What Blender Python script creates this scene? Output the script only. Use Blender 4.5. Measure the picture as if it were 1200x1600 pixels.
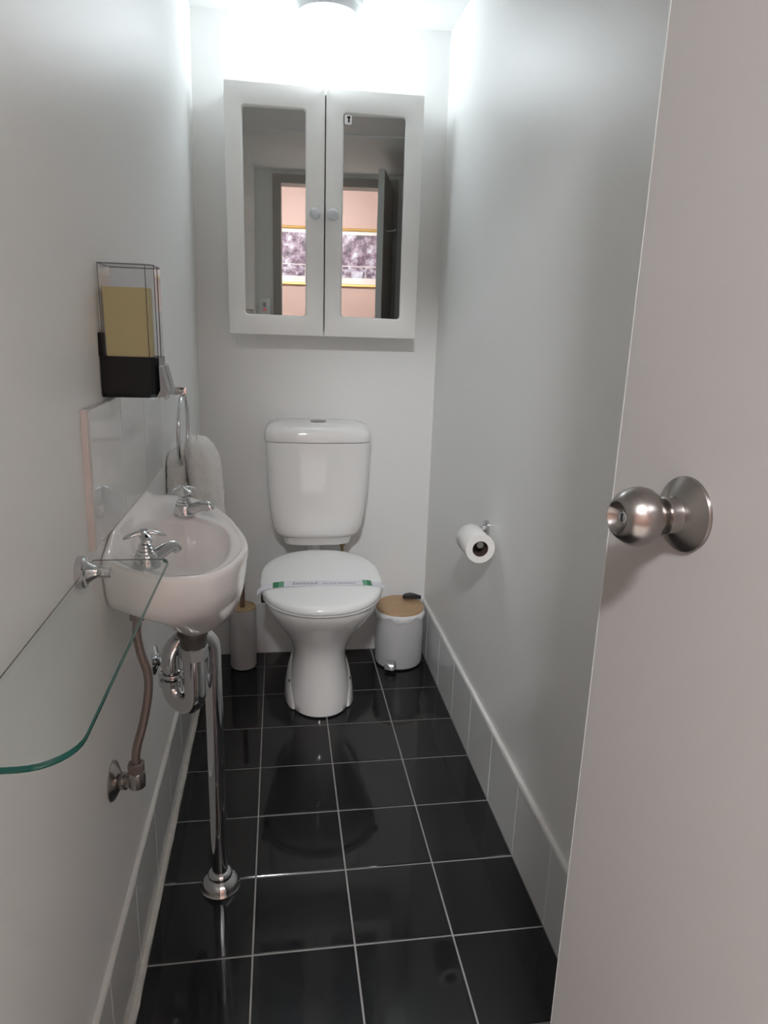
import bpy, bmesh, math, random
from mathutils import Vector, Matrix
random.seed(7)
PI = math.pi
scene = bpy.context.scene
for o in list(bpy.data.objects): bpy.data.objects.remove(o)
COL = scene.collection

# ------------------------------------------------------------------ camera
cam = bpy.data.cameras.new('camera'); camo = bpy.data.objects.new('camera', cam); COL.objects.link(camo)
cam.sensor_fit = 'HORIZONTAL'; cam.sensor_width = 36.0; cam.lens = 1082.0*36/1200
cam.clip_start = 0.02
yaw, pitch, roll = 0.1542, -0.2567, 0.0318
fw = Vector((math.sin(yaw)*math.cos(pitch), math.cos(yaw)*math.cos(pitch), math.sin(pitch)))
rt = Vector((math.cos(yaw), -math.sin(yaw), 0)); up = rt.cross(fw)
r2 = math.cos(roll)*rt + math.sin(roll)*up; u2 = -math.sin(roll)*rt + math.cos(roll)*up
mw = Matrix((( r2.x, u2.x, -fw.x, 0.06), (r2.y, u2.y, -fw.y, -2.3396), (r2.z, u2.z, -fw.z, 1.2015), (0, 0, 0, 1)))
camo.matrix_world = mw
scene.camera = camo

# ------------------------------------------------------------------ world, exposure
w = bpy.data.worlds.new('world'); scene.world = w; w.use_nodes = True
w.node_tree.nodes['Background'].inputs[0].default_value = (0.5, 0.5, 0.5, 1)
w.node_tree.nodes['Background'].inputs[1].default_value = 0.02
scene.view_settings.view_transform = 'Standard'; scene.view_settings.look = 'None'
scene.view_settings.gamma = 1.0; scene.view_settings.use_curve_mapping = False
scene.view_settings.exposure = 0.40
scene.cycles.diffuse_bounces = 9; scene.cycles.max_bounces = 18; scene.cycles.transparent_max_bounces = 24
LAMP = 10.5            # strength of the opal ceiling globe
HALL = 340.0            # strength of the hall ceiling lamp

# ------------------------------------------------------------------ dimensions (metres)
P = 0.203                          # floor tile pitch
XR, YB, H = 0.610, 0.1205, 2.125   # right wall, back wall, ceiling
YF = -2.24                         # inner face of the front wall
YH = -4.30                         # far wall of the hall
def XW(z): return -0.2202 + 0.011*z       # left wall leans a little

# ------------------------------------------------------------------ materials
MATS = {}
def mat(name, col, rough=0.5, metal=0.0, spec=0.5, bump=0.0, bscale=200.0, var=0.0, vscale=8.0, coat=0.0,
        emis=None, estr=0.0, trans=0.0, ior=1.45, sss=0.0, rvar=0.0, stretch=None, bdist=0.001):
    m = bpy.data.materials.new(name); m.use_nodes = True; nt = m.node_tree; n = nt.nodes; b = n['Principled BSDF']
    b.inputs['Base Color'].default_value = (*col, 1); b.inputs['Roughness'].default_value = rough
    b.inputs['Metallic'].default_value = metal; b.inputs['Specular IOR Level'].default_value = spec
    b.inputs['IOR'].default_value = ior
    if coat: b.inputs['Coat Weight'].default_value = coat; b.inputs['Coat Roughness'].default_value = 0.03
    if trans: b.inputs['Transmission Weight'].default_value = trans
    if sss:
        b.inputs['Subsurface Weight'].default_value = sss; b.inputs['Subsurface Radius'].default_value = (0.01, 0.008, 0.005)
    if emis: b.inputs['Emission Color'].default_value = (*emis, 1); b.inputs['Emission Strength'].default_value = estr
    tc = n.new('ShaderNodeTexCoord'); mp = n.new('ShaderNodeMapping'); nt.links.new(tc.outputs['Object'], mp.inputs[0])
    if stretch: mp.inputs['Scale'].default_value = stretch
    if var:
        ns = n.new('ShaderNodeTexNoise'); ns.inputs['Scale'].default_value = vscale; ns.inputs['Detail'].default_value = 4
        nt.links.new(mp.outputs[0], ns.inputs['Vector'])
        mx = n.new('ShaderNodeMix'); mx.data_type = 'RGBA'
        mx.inputs[6].default_value = (*[c*(1-var) for c in col], 1); mx.inputs[7].default_value = (*[min(1, c*(1+var)) for c in col], 1)
        nt.links.new(ns.outputs['Fac'], mx.inputs[0]); nt.links.new(mx.outputs[2], b.inputs['Base Color'])
    if rvar:
        ns = n.new('ShaderNodeTexNoise'); ns.inputs['Scale'].default_value = 14; ns.inputs['Detail'].default_value = 3
        nt.links.new(mp.outputs[0], ns.inputs['Vector'])
        mr = n.new('ShaderNodeMapRange'); mr.inputs[3].default_value = rough-rvar; mr.inputs[4].default_value = rough+rvar
        mr.inputs[1].default_value = 0.35; mr.inputs[2].default_value = 0.65
        nt.links.new(ns.outputs['Fac'], mr.inputs[0]); nt.links.new(mr.outputs[0], b.inputs['Roughness'])
    if bump:
        nb = n.new('ShaderNodeTexNoise'); nb.inputs['Scale'].default_value = bscale; nb.inputs['Detail'].default_value = 3
        nt.links.new(mp.outputs[0], nb.inputs['Vector'])
        bp = n.new('ShaderNodeBump'); bp.inputs['Strength'].default_value = bump; bp.inputs['Distance'].default_value = bdist
        nt.links.new(nb.outputs['Fac'], bp.inputs['Height']); nt.links.new(bp.outputs[0], b.inputs['Normal'])
    MATS[name] = m
    return m
def clear(name, tint, rough=0.02, facing=0.04, graze=0.6):      # thin clear sheet: transparent with a Fresnel gloss
    m = bpy.data.materials.new(name); m.use_nodes = True; nt = m.node_tree; n = nt.nodes; n.clear()
    out = n.new('ShaderNodeOutputMaterial'); mx = n.new('ShaderNodeMixShader'); t = n.new('ShaderNodeBsdfTransparent')
    g = n.new('ShaderNodeBsdfGlossy'); lw = n.new('ShaderNodeLayerWeight'); lw.inputs['Blend'].default_value = 0.5
    pw = n.new('ShaderNodeMath'); pw.operation = 'POWER'; pw.inputs[1].default_value = 4.0; nt.links.new(lw.outputs['Facing'], pw.inputs[0])
    f = n.new('ShaderNodeMath'); f.operation = 'MULTIPLY_ADD'; f.inputs[1].default_value = graze; f.inputs[2].default_value = facing; nt.links.new(pw.outputs[0], f.inputs[0])
    t.inputs[0].default_value = (*tint, 1); g.inputs['Roughness'].default_value = rough
    nt.links.new(f.outputs[0], mx.inputs[0]); nt.links.new(t.outputs[0], mx.inputs[1]); nt.links.new(g.outputs[0], mx.inputs[2])
    nt.links.new(mx.outputs[0], out.inputs[0]); MATS[name] = m
    return m

mat('wall', (0.84, 0.845, 0.835), 0.40, bump=0.22, bscale=420, var=0.012, vscale=3, spec=0.4)
mat('ceil', (0.86, 0.86, 0.855), 0.6, bump=0.1, bscale=250)
mat('frontwall', (0.83, 0.83, 0.81), 0.5, bump=0.15, bscale=420)
mat('tile_black', (0.0095, 0.0095, 0.0105), 0.07, spec=0.5, var=0.12, vscale=5, rvar=0.03, bump=0.02, bscale=6)
mat('grout', (0.30, 0.29, 0.28), 0.8, var=0.2, vscale=25, bump=0.3, bscale=300)
mat('tile_grey', (0.72, 0.735, 0.735), 0.09, spec=0.5, var=0.03, vscale=5)
mat('grout_white', (0.74, 0.73, 0.71), 0.6, var=0.08, vscale=30)
mat('grout_bead', (0.66, 0.63, 0.58), 0.6, var=0.2, vscale=40, bump=0.6, bscale=90)
mat('ceramic', (0.87, 0.86, 0.85), 0.07, coat=0.3)
mat('ceramic_basin', (0.91, 0.875, 0.865), 0.07, coat=0.3)
mat('plastic_white', (0.91, 0.92, 0.915), 0.16)
mat('cabinet_white', (0.86, 0.86, 0.835), 0.32)
mat('knob_white', (0.66, 0.69, 0.72), 0.3)
mat('gap_dark', (0.03, 0.03, 0.03), 0.8)
mat('mirror', (0.50, 0.52, 0.515), 0.0, metal=1.0)
mat('chrome', (0.66, 0.66, 0.67), 0.07, metal=1.0)
mat('chrome_dull', (0.42, 0.40, 0.38), 0.24, metal=1.0, var=0.25, vscale=60)
mat('steel', (0.33, 0.305, 0.29), 0.25, metal=1.0, bump=0.03, bscale=600, stretch=(1, 12, 1))
mat('hose', (0.21, 0.17, 0.155), 0.38, metal=0.55, bump=0.6, bscale=500)
mat('rubber', (0.02, 0.02, 0.02), 0.45)
mat('gasket', (0.11, 0.105, 0.10), 0.4, metal=0.4)
mat('black_gloss', (0.006, 0.006, 0.007), 0.16)
mat('silver_plastic', (0.36, 0.37, 0.38), 0.3, metal=0.5)
mat('soap', (0.66, 0.58, 0.30), 0.5, sss=0.3)
mat('towel', (0.90, 0.89, 0.87), 0.95, bump=1.0, bscale=260, spec=0.1, bdist=0.004)
mat('bamboo', (0.50, 0.33, 0.19), 0.45, var=0.22, vscale=16, stretch=(1, 9, 9))
mat('bamboo_pale', (0.52, 0.40, 0.22), 0.5, var=0.15, vscale=16, stretch=(1, 6, 6))
mat('wood_dark', (0.16, 0.10, 0.07), 0.5, var=0.3, vscale=30)
mat('bin_grey', (0.52, 0.525, 0.53), 0.36, bump=0.02, bscale=60)
mat('bag', (0.80, 0.81, 0.82), 0.22, bump=0.6, bscale=60, bdist=0.004)
mat('paper', (0.84, 0.83, 0.81), 0.9, bump=0.15, bscale=500, spec=0.1)
mat('card', (0.10, 0.06, 0.045), 0.9)
mat('band_paper', (0.82, 0.81, 0.87), 0.7)
mat('band_green', (0.04, 0.24, 0.115), 0.6)
mat('band_green_pale', (0.17, 0.43, 0.27), 0.6)
mat('ink', (0.16, 0.16, 0.22), 0.7)
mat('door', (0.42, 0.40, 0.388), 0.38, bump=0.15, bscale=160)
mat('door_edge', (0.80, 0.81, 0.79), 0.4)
mat('door_inner', (0.42, 0.35, 0.30), 0.4, var=0.1, vscale=6)
mat('frame_paint', (0.40, 0.37, 0.34), 0.4)
mat('pink', (0.385, 0.252, 0.215), 0.6)
mat('hall_carpet', (0.64, 0.62, 0.59), 0.9, bump=0.5, bscale=300)
mat('gold', (0.46, 0.27, 0.09), 0.4, metal=0.6)
mat('mount_card', (0.72, 0.62, 0.57), 0.8)
mat('tile_edge', (0.72, 0.64, 0.615), 0.5, var=0.08, vscale=40)
mat('tile_white', (0.66, 0.675, 0.67), 0.05, spec=0.6)
mat('shelf_edge', (0.02, 0.16, 0.13), 0.08, trans=0.3)
mat('brass', (0.35, 0.25, 0.12), 0.3, metal=0.9)
mat('red_light', (0.7, 0.03, 0.05), 0.3, emis=(1, 0.05, 0.08), estr=0.6)
mat('globe', (0.9, 0.9, 0.9), 0.3, emis=(0.86, 0.945, 1.0), estr=LAMP)
mat('hall_globe', (0.9, 0.9, 0.9), 0.3, emis=(0.97, 0.985, 1.0), estr=HALL)
mat('lamp_base', (0.62, 0.64, 0.65), 0.35)
clear('glass_shelf', (0.965, 0.985, 0.975), 0.02, 0.03, 0.35)
clear('acrylic', (0.88, 0.88, 0.89))
clear('picture_glass', (0.97, 0.97, 0.97))
# dark line material for the clear acrylic edges
mat('acrylic_edge', (0.20, 0.20, 0.21), 0.1, trans=0.5)
def print_mat(name, scale, seed):
    m = bpy.data.materials.new(name); m.use_nodes = True; nt = m.node_tree; n = nt.nodes; b = n['Principled BSDF']
    tc = n.new('ShaderNodeTexCoord'); mp = n.new('ShaderNodeMapping'); mp.inputs['Location'].default_value = (seed, seed*2, 0)
    nt.links.new(tc.outputs['Object'], mp.inputs[0])
    ns = n.new('ShaderNodeTexNoise'); ns.inputs['Scale'].default_value = scale; ns.inputs['Detail'].default_value = 6
    ns.inputs['Roughness'].default_value = 0.7
    nt.links.new(mp.outputs[0], ns.inputs['Vector'])
    cr = n.new('ShaderNodeValToRGB'); e = cr.color_ramp.elements
    e[0].position = 0.36; e[0].color = (0.035, 0.02, 0.035, 1); e[1].position = 0.66; e[1].color = (0.60, 0.60, 0.68, 1)
    x = e.new(0.46); x.color = (0.17, 0.09, 0.13, 1); x = e.new(0.55); x.color = (0.36, 0.27, 0.33, 1)
    nt.links.new(ns.outputs['Fac'], cr.inputs[0]); nt.links.new(cr.outputs[0], b.inputs['Base Color'])
    b.inputs['Roughness'].default_value = 0.6; MATS[name] = m
print_mat('print_a', 13, 1.3); print_mat('print_b', 24, 4.1)

# ------------------------------------------------------------------ mesh helpers (world coordinates)
def V(*a): return Vector(a)
def quadstrip(bm, rings, cap0=True, cap1=True, loop=True):
    vs = [[bm.verts.new(p) for p in r] for r in rings]
    n = len(rings[0])
    for a, b in zip(vs, vs[1:]):
        for i in range(n if loop else n-1):
            j = (i+1) % n
            bm.faces.new((a[i], a[j], b[j], b[i]))
    if cap0: bm.faces.new(list(reversed(vs[0])))
    if cap1: bm.faces.new(vs[-1])
    return vs
def add_box(bm, x0, x1, y0, y1, z0, z1, bev=0.0):
    if bev:
        t = bmesh.new(); add_box(t, x0, x1, y0, y1, z0, z1)
        bmesh.ops.bevel(t, geom=t.edges[:], offset=bev, segments=2, affect='EDGES', profile=0.6)
        me = bpy.data.meshes.new('tmp'); t.to_mesh(me); t.free(); bm.from_mesh(me); bpy.data.meshes.remove(me); return
    r0 = [(x0, y0, z0), (x1, y0, z0), (x1, y1, z0), (x0, y1, z0)]
    quadstrip(bm, [r0, [(x, y, z1) for x, y, z in r0]])
def frame_of(d):
    d = Vector(d).normalized(); a = Vector((0, 0, 1)) if abs(d.z) < 0.9 else Vector((1, 0, 0))
    u = d.cross(a).normalized(); return u, d.cross(u).normalized(), d
def add_lathe(bm, prof, origin, axis=(0, 0, 1), n=32, cap0=True, cap1=True, sc=(1, 1)):
    """prof: list of (radius, height along axis)"""
    u, v, d = frame_of(axis); o = Vector(origin)
    rings = []
    for r, h in prof:
        r = max(r, 1e-4)
        rings.append([o + d*h + (u*math.cos(t)*sc[0] + v*math.sin(t)*sc[1])*r for t in [2*PI*i/n for i in range(n)]])
    quadstrip(bm, rings, cap0, cap1)
def catmull(pts, k=8):
    pts = [Vector(p) for p in pts]; out = []
    q = [2*pts[0]-pts[1]] + pts + [2*pts[-1]-pts[-2]]
    for i in range(1, len(q)-2):
        for s in range(k):
            t = s/k
            out.append(0.5*((2*q[i]) + (q[i+1]-q[i-1])*t + (2*q[i-1]-5*q[i]+4*q[i+1]-q[i+2])*t*t + (3*q[i]-q[i-1]-3*q[i+1]+q[i+2])*t**3))
    out.append(pts[-1]); return out
def add_tube(bm, path, r, n=16, closed=False, cap=True):
    path = [Vector(p) for p in path]; m = len(path); rings = []
    tang = []
    for i in range(m):
        a = path[(i-1) % m] if (closed or i) else path[0]; b = path[(i+1) % m] if (closed or i < m-1) else path[-1]
        tang.append((b-a).normalized())
    u, _, _ = frame_of(tang[0])
    for i in range(m):
        u = (u - tang[i]*u.dot(tang[i])).normalized(); v = tang[i].cross(u)
        rr = r[i] if isinstance(r, (list, tuple)) else r
        rings.append([path[i] + (u*math.cos(2*PI*k/n) + v*math.sin(2*PI*k/n))*rr for k in range(n)])
    if closed: quadstrip(bm, rings+[rings[0]], False, False); bmesh.ops.remove_doubles(bm, verts=bm.verts[:], dist=1e-6)
    else: quadstrip(bm, rings, cap, cap)
def rrect(cx, cz, w, h, r, k=5):
    """rounded rectangle in 2D, 4*(k+1) points, counter-clockwise"""
    out = []
    for sx, sz, a0 in ((1, 1, 0), (-1, 1, PI/2), (-1, -1, PI), (1, -1, 3*PI/2)):
        for i in range(k+1):
            a = a0 + PI/2*i/k
            out.append((cx + sx*(w/2-r) + r*math.cos(a), cz + sz*(h/2-r) + r*math.sin(a)))
    return out
WORLD = {}
def obj(name, bm, m, parent=None, smooth=True, angle=35, sub=0):
    bmesh.ops.recalc_face_normals(bm, faces=bm.faces[:])
    me = bpy.data.meshes.new(name); bm.to_mesh(me); bm.free()
    return link_mesh(name, me, m, parent, smooth, angle, sub)
def link_mesh(name, me, m, parent=None, smooth=True, angle=35, sub=0):
    c = Vector((0, 0, 0)); lo = Vector((1e9,)*3); hi = -lo
    for v in me.vertices:
        for k in range(3): lo[k] = min(lo[k], v.co[k]); hi[k] = max(hi[k], v.co[k])
    c = (lo+hi)/2
    me.transform(Matrix.Translation(-c))
    if smooth:
        me.shade_smooth(); me.set_sharp_from_angle(angle=math.radians(angle))
    me.materials.append(MATS[m])
    o = bpy.data.objects.new(name, me); COL.objects.link(o)
    place(o, c, parent)
    if sub:
        s = o.modifiers.new('sub', 'SUBSURF'); s.levels = sub; s.render_levels = sub
    return o
def place(o, c, parent):
    WORLD[o.name] = Vector(c)
    if parent is not None:
        o.parent = parent; o.location = Vector(c) - WORLD[parent.name]
    else: o.location = c
def tag(o, label, cat, group=None):
    o['label'] = label; o['category'] = cat
    if group: o['group'] = group
    return o
def thing(name, label, cat, loc, group=None):
    o = bpy.data.objects.new(name, None); COL.objects.link(o); o.empty_display_size = 0.05
    place(o, loc, None); return tag(o, label, cat, group)
def struct(name, bm, m, smooth=False, label=None):
    o = obj(name, bm, m, None, smooth); o['kind'] = 'structure'
    if label: o['label'] = label
    return o
def bx(x0, x1, y0, y1, z0, z1, bev=0.0):
    bm = bmesh.new(); add_box(bm, x0, x1, y0, y1, z0, z1, bev); return bm
def lathe(*a, **k):
    bm = bmesh.new(); add_lathe(bm, *a, **k); return bm
def tube(*a, **k):
    bm = bmesh.new(); add_tube(bm, *a, **k); return bm
def loft(rings, c0=True, c1=True):
    bm = bmesh.new(); quadstrip(bm, rings, c0, c1); return bm

# ================================================================== THE SETTING
fl = struct('floor', bx(-0.232, XR+0.02, YF-0.12, YB+0.02, -0.05, -0.0016), 'grout', label='black tiled floor with pale grout')
G = 0.0019
cols = [(-0.2, 0-G), (0+G, P-G), (P+G, 2*P-G), (2*P+G, 0.6)]
rows = [(0+G, YB-0.012)] + [(-(r+1)*P+G, -r*P-G) for r in range(0, 11)]
tile_mesh = {}
def tile_me(key, w, d, t, ch=0.0012):
    if key not in tile_mesh:
        bm = bmesh.new()
        def rg(i, z): return [(-w/2+i, -d/2+i, z), (w/2-i, -d/2+i, z), (w/2-i, d/2-i, z), (-w/2+i, d/2-i, z)]
        quadstrip(bm, [rg(0, -t), rg(0, -ch), rg(ch, 0)])
        bmesh.ops.recalc_face_normals(bm, faces=bm.faces[:])
        me = bpy.data.meshes.new('tile'); bm.to_mesh(me); bm.free(); tile_mesh[key] = me
    return tile_mesh[key]
def add_tile(me, m, parent, loc, rot=(0, 0, 0)):
    if not me.materials: me.materials.append(MATS[m])
    o = bpy.data.objects.new('tile', me); COL.objects.link(o); place(o, loc, parent); o.rotation_euler = rot
    return o
for ci, (x0, x1) in enumerate(cols):
    for ri, (y0, y1) in enumerate(rows):
        if y1 < YF-0.1: continue
        me = tile_me(('f', ci, ri == 0), x1-x0, y1-y0, 0.008)
        o = add_tile(me, 'tile_black', fl, ((x0+x1)/2, (y0+y1)/2, random.uniform(-0.0003, 0.0002)),
                     (random.uniform(-.0006, .0006), random.uniform(-.0006, .0006), 0))

# walls
bm = bmesh.new()
r0 = [(XW(z)-t, y, z) for y, z, t in ((YF-0.1, -0.05, 0), (YB+0.1, -0.05, 0), (YB+0.1, H+0.06, 0), (YF-0.1, H+0.06, 0))]
quadstrip(bm, [r0, [(-0.33, y, z) for x, y, z in r0]])
struct('wall_left', bm, 'wall', label='off-white painted wall behind the basin')
struct('wall_right', bx(XR, XR+0.1, YF-0.1, YB+0.1, -0.05, H+0.06), 'wall', label='off-white painted wall with the paper roll')
struct('wall_back', bx(-0.33, XR+0.1, YB, YB+0.1, -0.05, H+0.06), 'wall', label='off-white painted wall behind the toilet')
struct('ceiling', bx(-0.33, XR+0.1, YF-0.1, YB+0.1, H, H+0.06), 'ceil', label='white painted ceiling')
# front wall with the doorway
DX0, DX1, DZ = -0.045, 0.478, 2.052
FT = 0.09
struct('wall_front', bx(-0.33, DX0-0.02, YF-FT, YF, -0.05, H+0.06), 'frontwall', label='painted wall beside the doorway')
struct('wall_front_pier', bx(DX1+0.02, XR+0.1, YF-FT, YF, -0.05, H+0.06), 'frontwall', label='painted pier at the hinge side of the doorway')
struct('wall_front_header', bx(DX0-0.02, DX1+0.02, YF-FT, YF, DZ+0.02, H+0.06), 'frontwall', label='painted wall above the doorway')
bm = bmesh.new()
add_box(bm, DX0-0.05, DX0, YF, YF+0.012, 0, DZ+0.05); add_box(bm, DX1, DX1+0.05, YF, YF+0.012, 0, DZ+0.05)
add_box(bm, DX0, DX1, YF, YF+0.012, DZ, DZ+0.05)
add_box(bm, DX0-0.02, DX0, YF-FT, YF, 0, DZ+0.02); add_box(bm, DX1, DX1+0.02, YF-FT, YF, 0, DZ+0.02); add_box(bm, DX0, DX1, YF-FT, YF, DZ, DZ+0.02)
add_box(bm, DX0-0.06, DX0, YF-FT-0.012, YF-FT, 0, DZ+0.06); add_box(bm, DX1, DX1+0.06, YF-FT-0.012, YF-FT, 0, DZ+0.06)
add_box(bm, DX0, DX1, YF-FT-0.012, YF-FT, DZ, DZ+0.06)
struct('trim_1', bm, 'frame_paint', label='taupe door frame')
struct('trim_2', bx(-0.15, 0.56, -1.385, -1.373, H-0.006, H+0.001, 0.001), 'ceil', label='joint strip across the ceiling')
# hall beyond the doorway
struct('wall_hall', bx(-1.6, 1.9, YH-0.05, YH, -0.05, 2.5), 'pink', label='pink hall wall')
struct('wall_hall_left', bx(-1.65, -1.6, YH, YF-FT, -0.05, 2.5), 'frontwall')
struct('wall_hall_right', bx(1.9, 1.95, YH, YF-FT, -0.05, 2.5), 'frontwall')
bm = bmesh.new(); add_box(bm, -1.6, -0.33, YF-FT, YF-FT+0.06, -0.05, 2.5); add_box(bm, XR+0.1, 1.9, YF-FT, YF-FT+0.06, -0.05, 2.5)
add_box(bm, -0.33, XR+0.1, YF-FT, YF-FT+0.06, H+0.06, 2.5)
struct('wall_hall_front', bm, 'frontwall')
struct('floor_hall', bx(-1.6, 1.9, YH, YF-FT-0.03, -0.05, 0.0), 'hall_carpet')
struct('ceiling_hall', bx(-1.65, 1.95, YH-0.05, YF-FT+0.06, 2.42, 2.5), 'ceil')

# tiled skirting
SK = 0.196
def skirting(name, label):
    o = bpy.data.objects.new(name, None); COL.objects.link(o); place(o, (0, 0, 0), None); o['kind'] = 'structure'; o['label'] = label
    return o
def skirt_run(root, pts_fn, rows_, rot, thick):
    for (y0, y1) in rows_:
        add_tile(tile_me((root.name, round(y1-y0, 4)), y1-y0, SK, thick), 'tile_grey', root, pts_fn((y0+y1)/2), rot)
Rr = Matrix(((0, 0, -1), (1, 0, 0), (0, -1, 0))).transposed()
def rot_from(xaxis, zaxis):
    x = Vector(xaxis); z = Vector(zaxis); y = z.cross(x)
    return Matrix((x, y, z)).transposed().to_euler()
yr = [r for r in rows if r[1] > YF]
sr = skirting('baseboard_right', 'grey glossy tiled skirting along the right wall')
skirt_run(sr, lambda y: (0.6005, y, 0.001+SK/2), yr, rot_from((0, 1, 0), (-1, 0, 0)), 0.008)
obj('backing', bx(0.6015, XR, YF, YB, 0.0, SK+0.001), 'grout_white', sr, False)
bm = bmesh.new()
n = 60; rings = []
for i in range(n+1):
    y = YF + (YB-0.011-YF)*i/n; j = 0.0008*math.sin(i*1.7)+0.0006*math.sin(i*4.1)
    rings.append([(XR+.001, y, SK-0.002), (0.6008+j*.5, y, SK-0.001), (0.6002+j, y, SK+0.004), (0.602+j, y, SK+0.0075), (XR+.001, y, SK+0.009)])
quadstrip(bm, rings); obj('top_bead', bm, 'grout_white', sr, True, 50)
sl = skirting('baseboard_left', 'grey glossy tiled skirting along the left wall')
XS = -0.2105
skirt_run(sl, lambda y: (XS, y, 0.002+SK/2), yr, rot_from((0, -1, 0), (1, 0, 0)), 0.008)
obj('backing', bx(-0.2195, XS-0.001, YF, YB, 0.0, SK+0.001), 'grout_white', sl, False)
bm = bmesh.new(); bm2 = bmesh.new(); rings = []; rings2 = []
for i in range(n+1):
    y = YF + (YB-0.011-YF)*i/n; j = 0.0008*math.sin(i*1.3)+0.0006*math.sin(i*3.7)
    rings.append([(-0.2195, y, SK-0.002), (XS+j*.5, y, SK-0.001), (XS+0.0005+j, y, SK+0.004), (XS-0.002+j, y, SK+0.0075), (-0.2195, y, SK+0.01)])
    k = 0.0016*math.sin(i*1.1)+0.0012*math.sin(i*2.9+1)
    rings2.append([(XS-0.001, y, -0.003), (-0.2005+k*.6, y, -0.003), (-0.2012+k, y, 0.0012), (-0.206+k, y, 0.0045), (XS-0.0005, y, 0.009+k)])
quadstrip(bm, rings); obj('top_bead', bm, 'grout_white', sl, True, 50)
quadstrip(bm2, rings2); obj('floor_bead', bm2, 'grout_bead', sl, True, 50)
sb = skirting('baseboard_back', 'grey glossy tiled skirting along the back wall')
xr_ = [(-0.2, 0-G), (0+G, P-G), (P+G, 2*P-G), (2*P+G, 0.598)]
for (x0, x1) in xr_:
    add_tile(tile_me(('b', round(x1-x0, 4)), x1-x0, SK, 0.008), 'tile_grey', sb, ((x0+x1)/2, YB-0.010, 0.001+SK/2), rot_from((1, 0, 0), (0, -1, 0)))
obj('backing', bx(-0.2195, XR, YB-0.009, YB, 0.0, SK+0.004), 'grout_white', sb, False)

# ================================================================== DOOR
az = math.radians(-7.5)
dd = Vector((math.sin(az), math.cos(az), 0))               # along the leaf towards the free edge
dn = Vector((-math.cos(az), math.sin(az), 0))              # out of the visible face
E0 = Vector((0.396, -1.694, 0)); DL = 0.545
def dpt(s, t, z): return E0 - dd*s + dn*t + Vector((0, 0, z))  # s back from the free edge, t proud of the face
def dbox(bm, s0, s1, t0, t1, z0, z1):
    quadstrip(bm, [[dpt(s0, t0, z), dpt(s1, t0, z), dpt(s1, t1, z), dpt(s0, t1, z)] for z in (z0, z1)])
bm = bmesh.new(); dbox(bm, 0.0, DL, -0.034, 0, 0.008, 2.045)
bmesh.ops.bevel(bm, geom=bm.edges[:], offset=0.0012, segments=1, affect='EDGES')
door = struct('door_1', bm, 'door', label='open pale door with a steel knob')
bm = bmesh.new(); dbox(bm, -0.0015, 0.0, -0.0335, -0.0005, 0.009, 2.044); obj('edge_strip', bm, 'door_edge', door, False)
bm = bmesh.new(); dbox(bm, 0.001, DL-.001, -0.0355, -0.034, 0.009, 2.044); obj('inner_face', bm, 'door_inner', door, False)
KS, KZ = 0.107, 1.054
ko = dpt(KS, 0, KZ)
ros = obj('rosette', lathe([(0.0335, 0), (0.0335, 0.0015), (0.0328, 0.003), (0.0290, 0.0058), (0.0215, 0.0105), (0.0165, 0.0135), (0.0160, 0.0155), (0.0160, 0.0225), (0.0150, 0.0235)], ko, dn, 48), 'steel', door, True, 25)
kn = obj('door_knob', lathe([(0.0125, 0.02), (0.0125, 0.029), (0.0135, 0.031), (0.0175, 0.0325), (0.0215, 0.0355), (0.0245, 0.040), (0.0258, 0.0455), (0.0256, 0.051), (0.0240, 0.057), (0.0210, 0.0625), (0.0175, 0.0665), (0.0150, 0.0685), (0.0140, 0.0688), (0.0130, 0.0675), (0.0085, 0.0595), (0.0070, 0.0585), (0.001, 0.0585)], ko, dn, 48), 'steel', door, True, 30)
bt = obj('privacy_turn', lathe([(0.0058, 0.0575), (0.0058, 0.0632), (0.0050, 0.0638), (0.001, 0.0638)], ko, dn, 24), 'chrome', kn, True, 30)
bm = bmesh.new(); c0 = ko + dn*0.0637
quadstrip(bm, [[c0 + dd*a*0.0011 + Vector((0, 0, b*0.0036)) + dn*h for a, b in ((-1, -1), (1, -1), (1, 1), (-1, 1))] for h in (0, 0.0004)])
obj('slot', bm, 'rubber', kn, False)
# robe hook and inner knob on the hidden face
hb = dpt(0.07, -0.0355, 1.745)
bm = bmesh.new(); add_lathe(bm, [(0.014, 0), (0.014, 0.004), (0.010, 0.006)], hb, -dn, 20)
add_tube(bm, [hb - dn*0.004, hb - dn*0.03, hb - dn*0.055 + V(0, 0, 0.004)], 0.004, 10); add_lathe(bm, [(0.006, -0.003), (0.009, 0), (0.009, 0.006), (0.005, 0.009)], hb - dn*0.055 + V(0, 0, 0.004), -dn, 14)
obj('robe_hook', bm, 'chrome', door)
ki = dpt(KS, -0.0355, KZ)
bm = bmesh.new(); add_lathe(bm, [(0.0335, 0), (0.0335, 0.002), (0.022, 0.011), (0.016, 0.015), (0.0155, 0.022), (0.0125, 0.023), (0.0125, 0.029), (0.0215, 0.0355), (0.0258, 0.0455), (0.0240, 0.057), (0.0175, 0.0665), (0.010, 0.0688)], ki, -dn, 32)
obj('inner_knob', bm, 'steel', door)
for hz in (0.25, 1.8):
    obj('hinge', tube([dpt(DL+0.002, -0.036, hz-0.045), dpt(DL+0.002, -0.036, hz+0.045)], 0.006, 12), 'steel', door)

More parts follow.
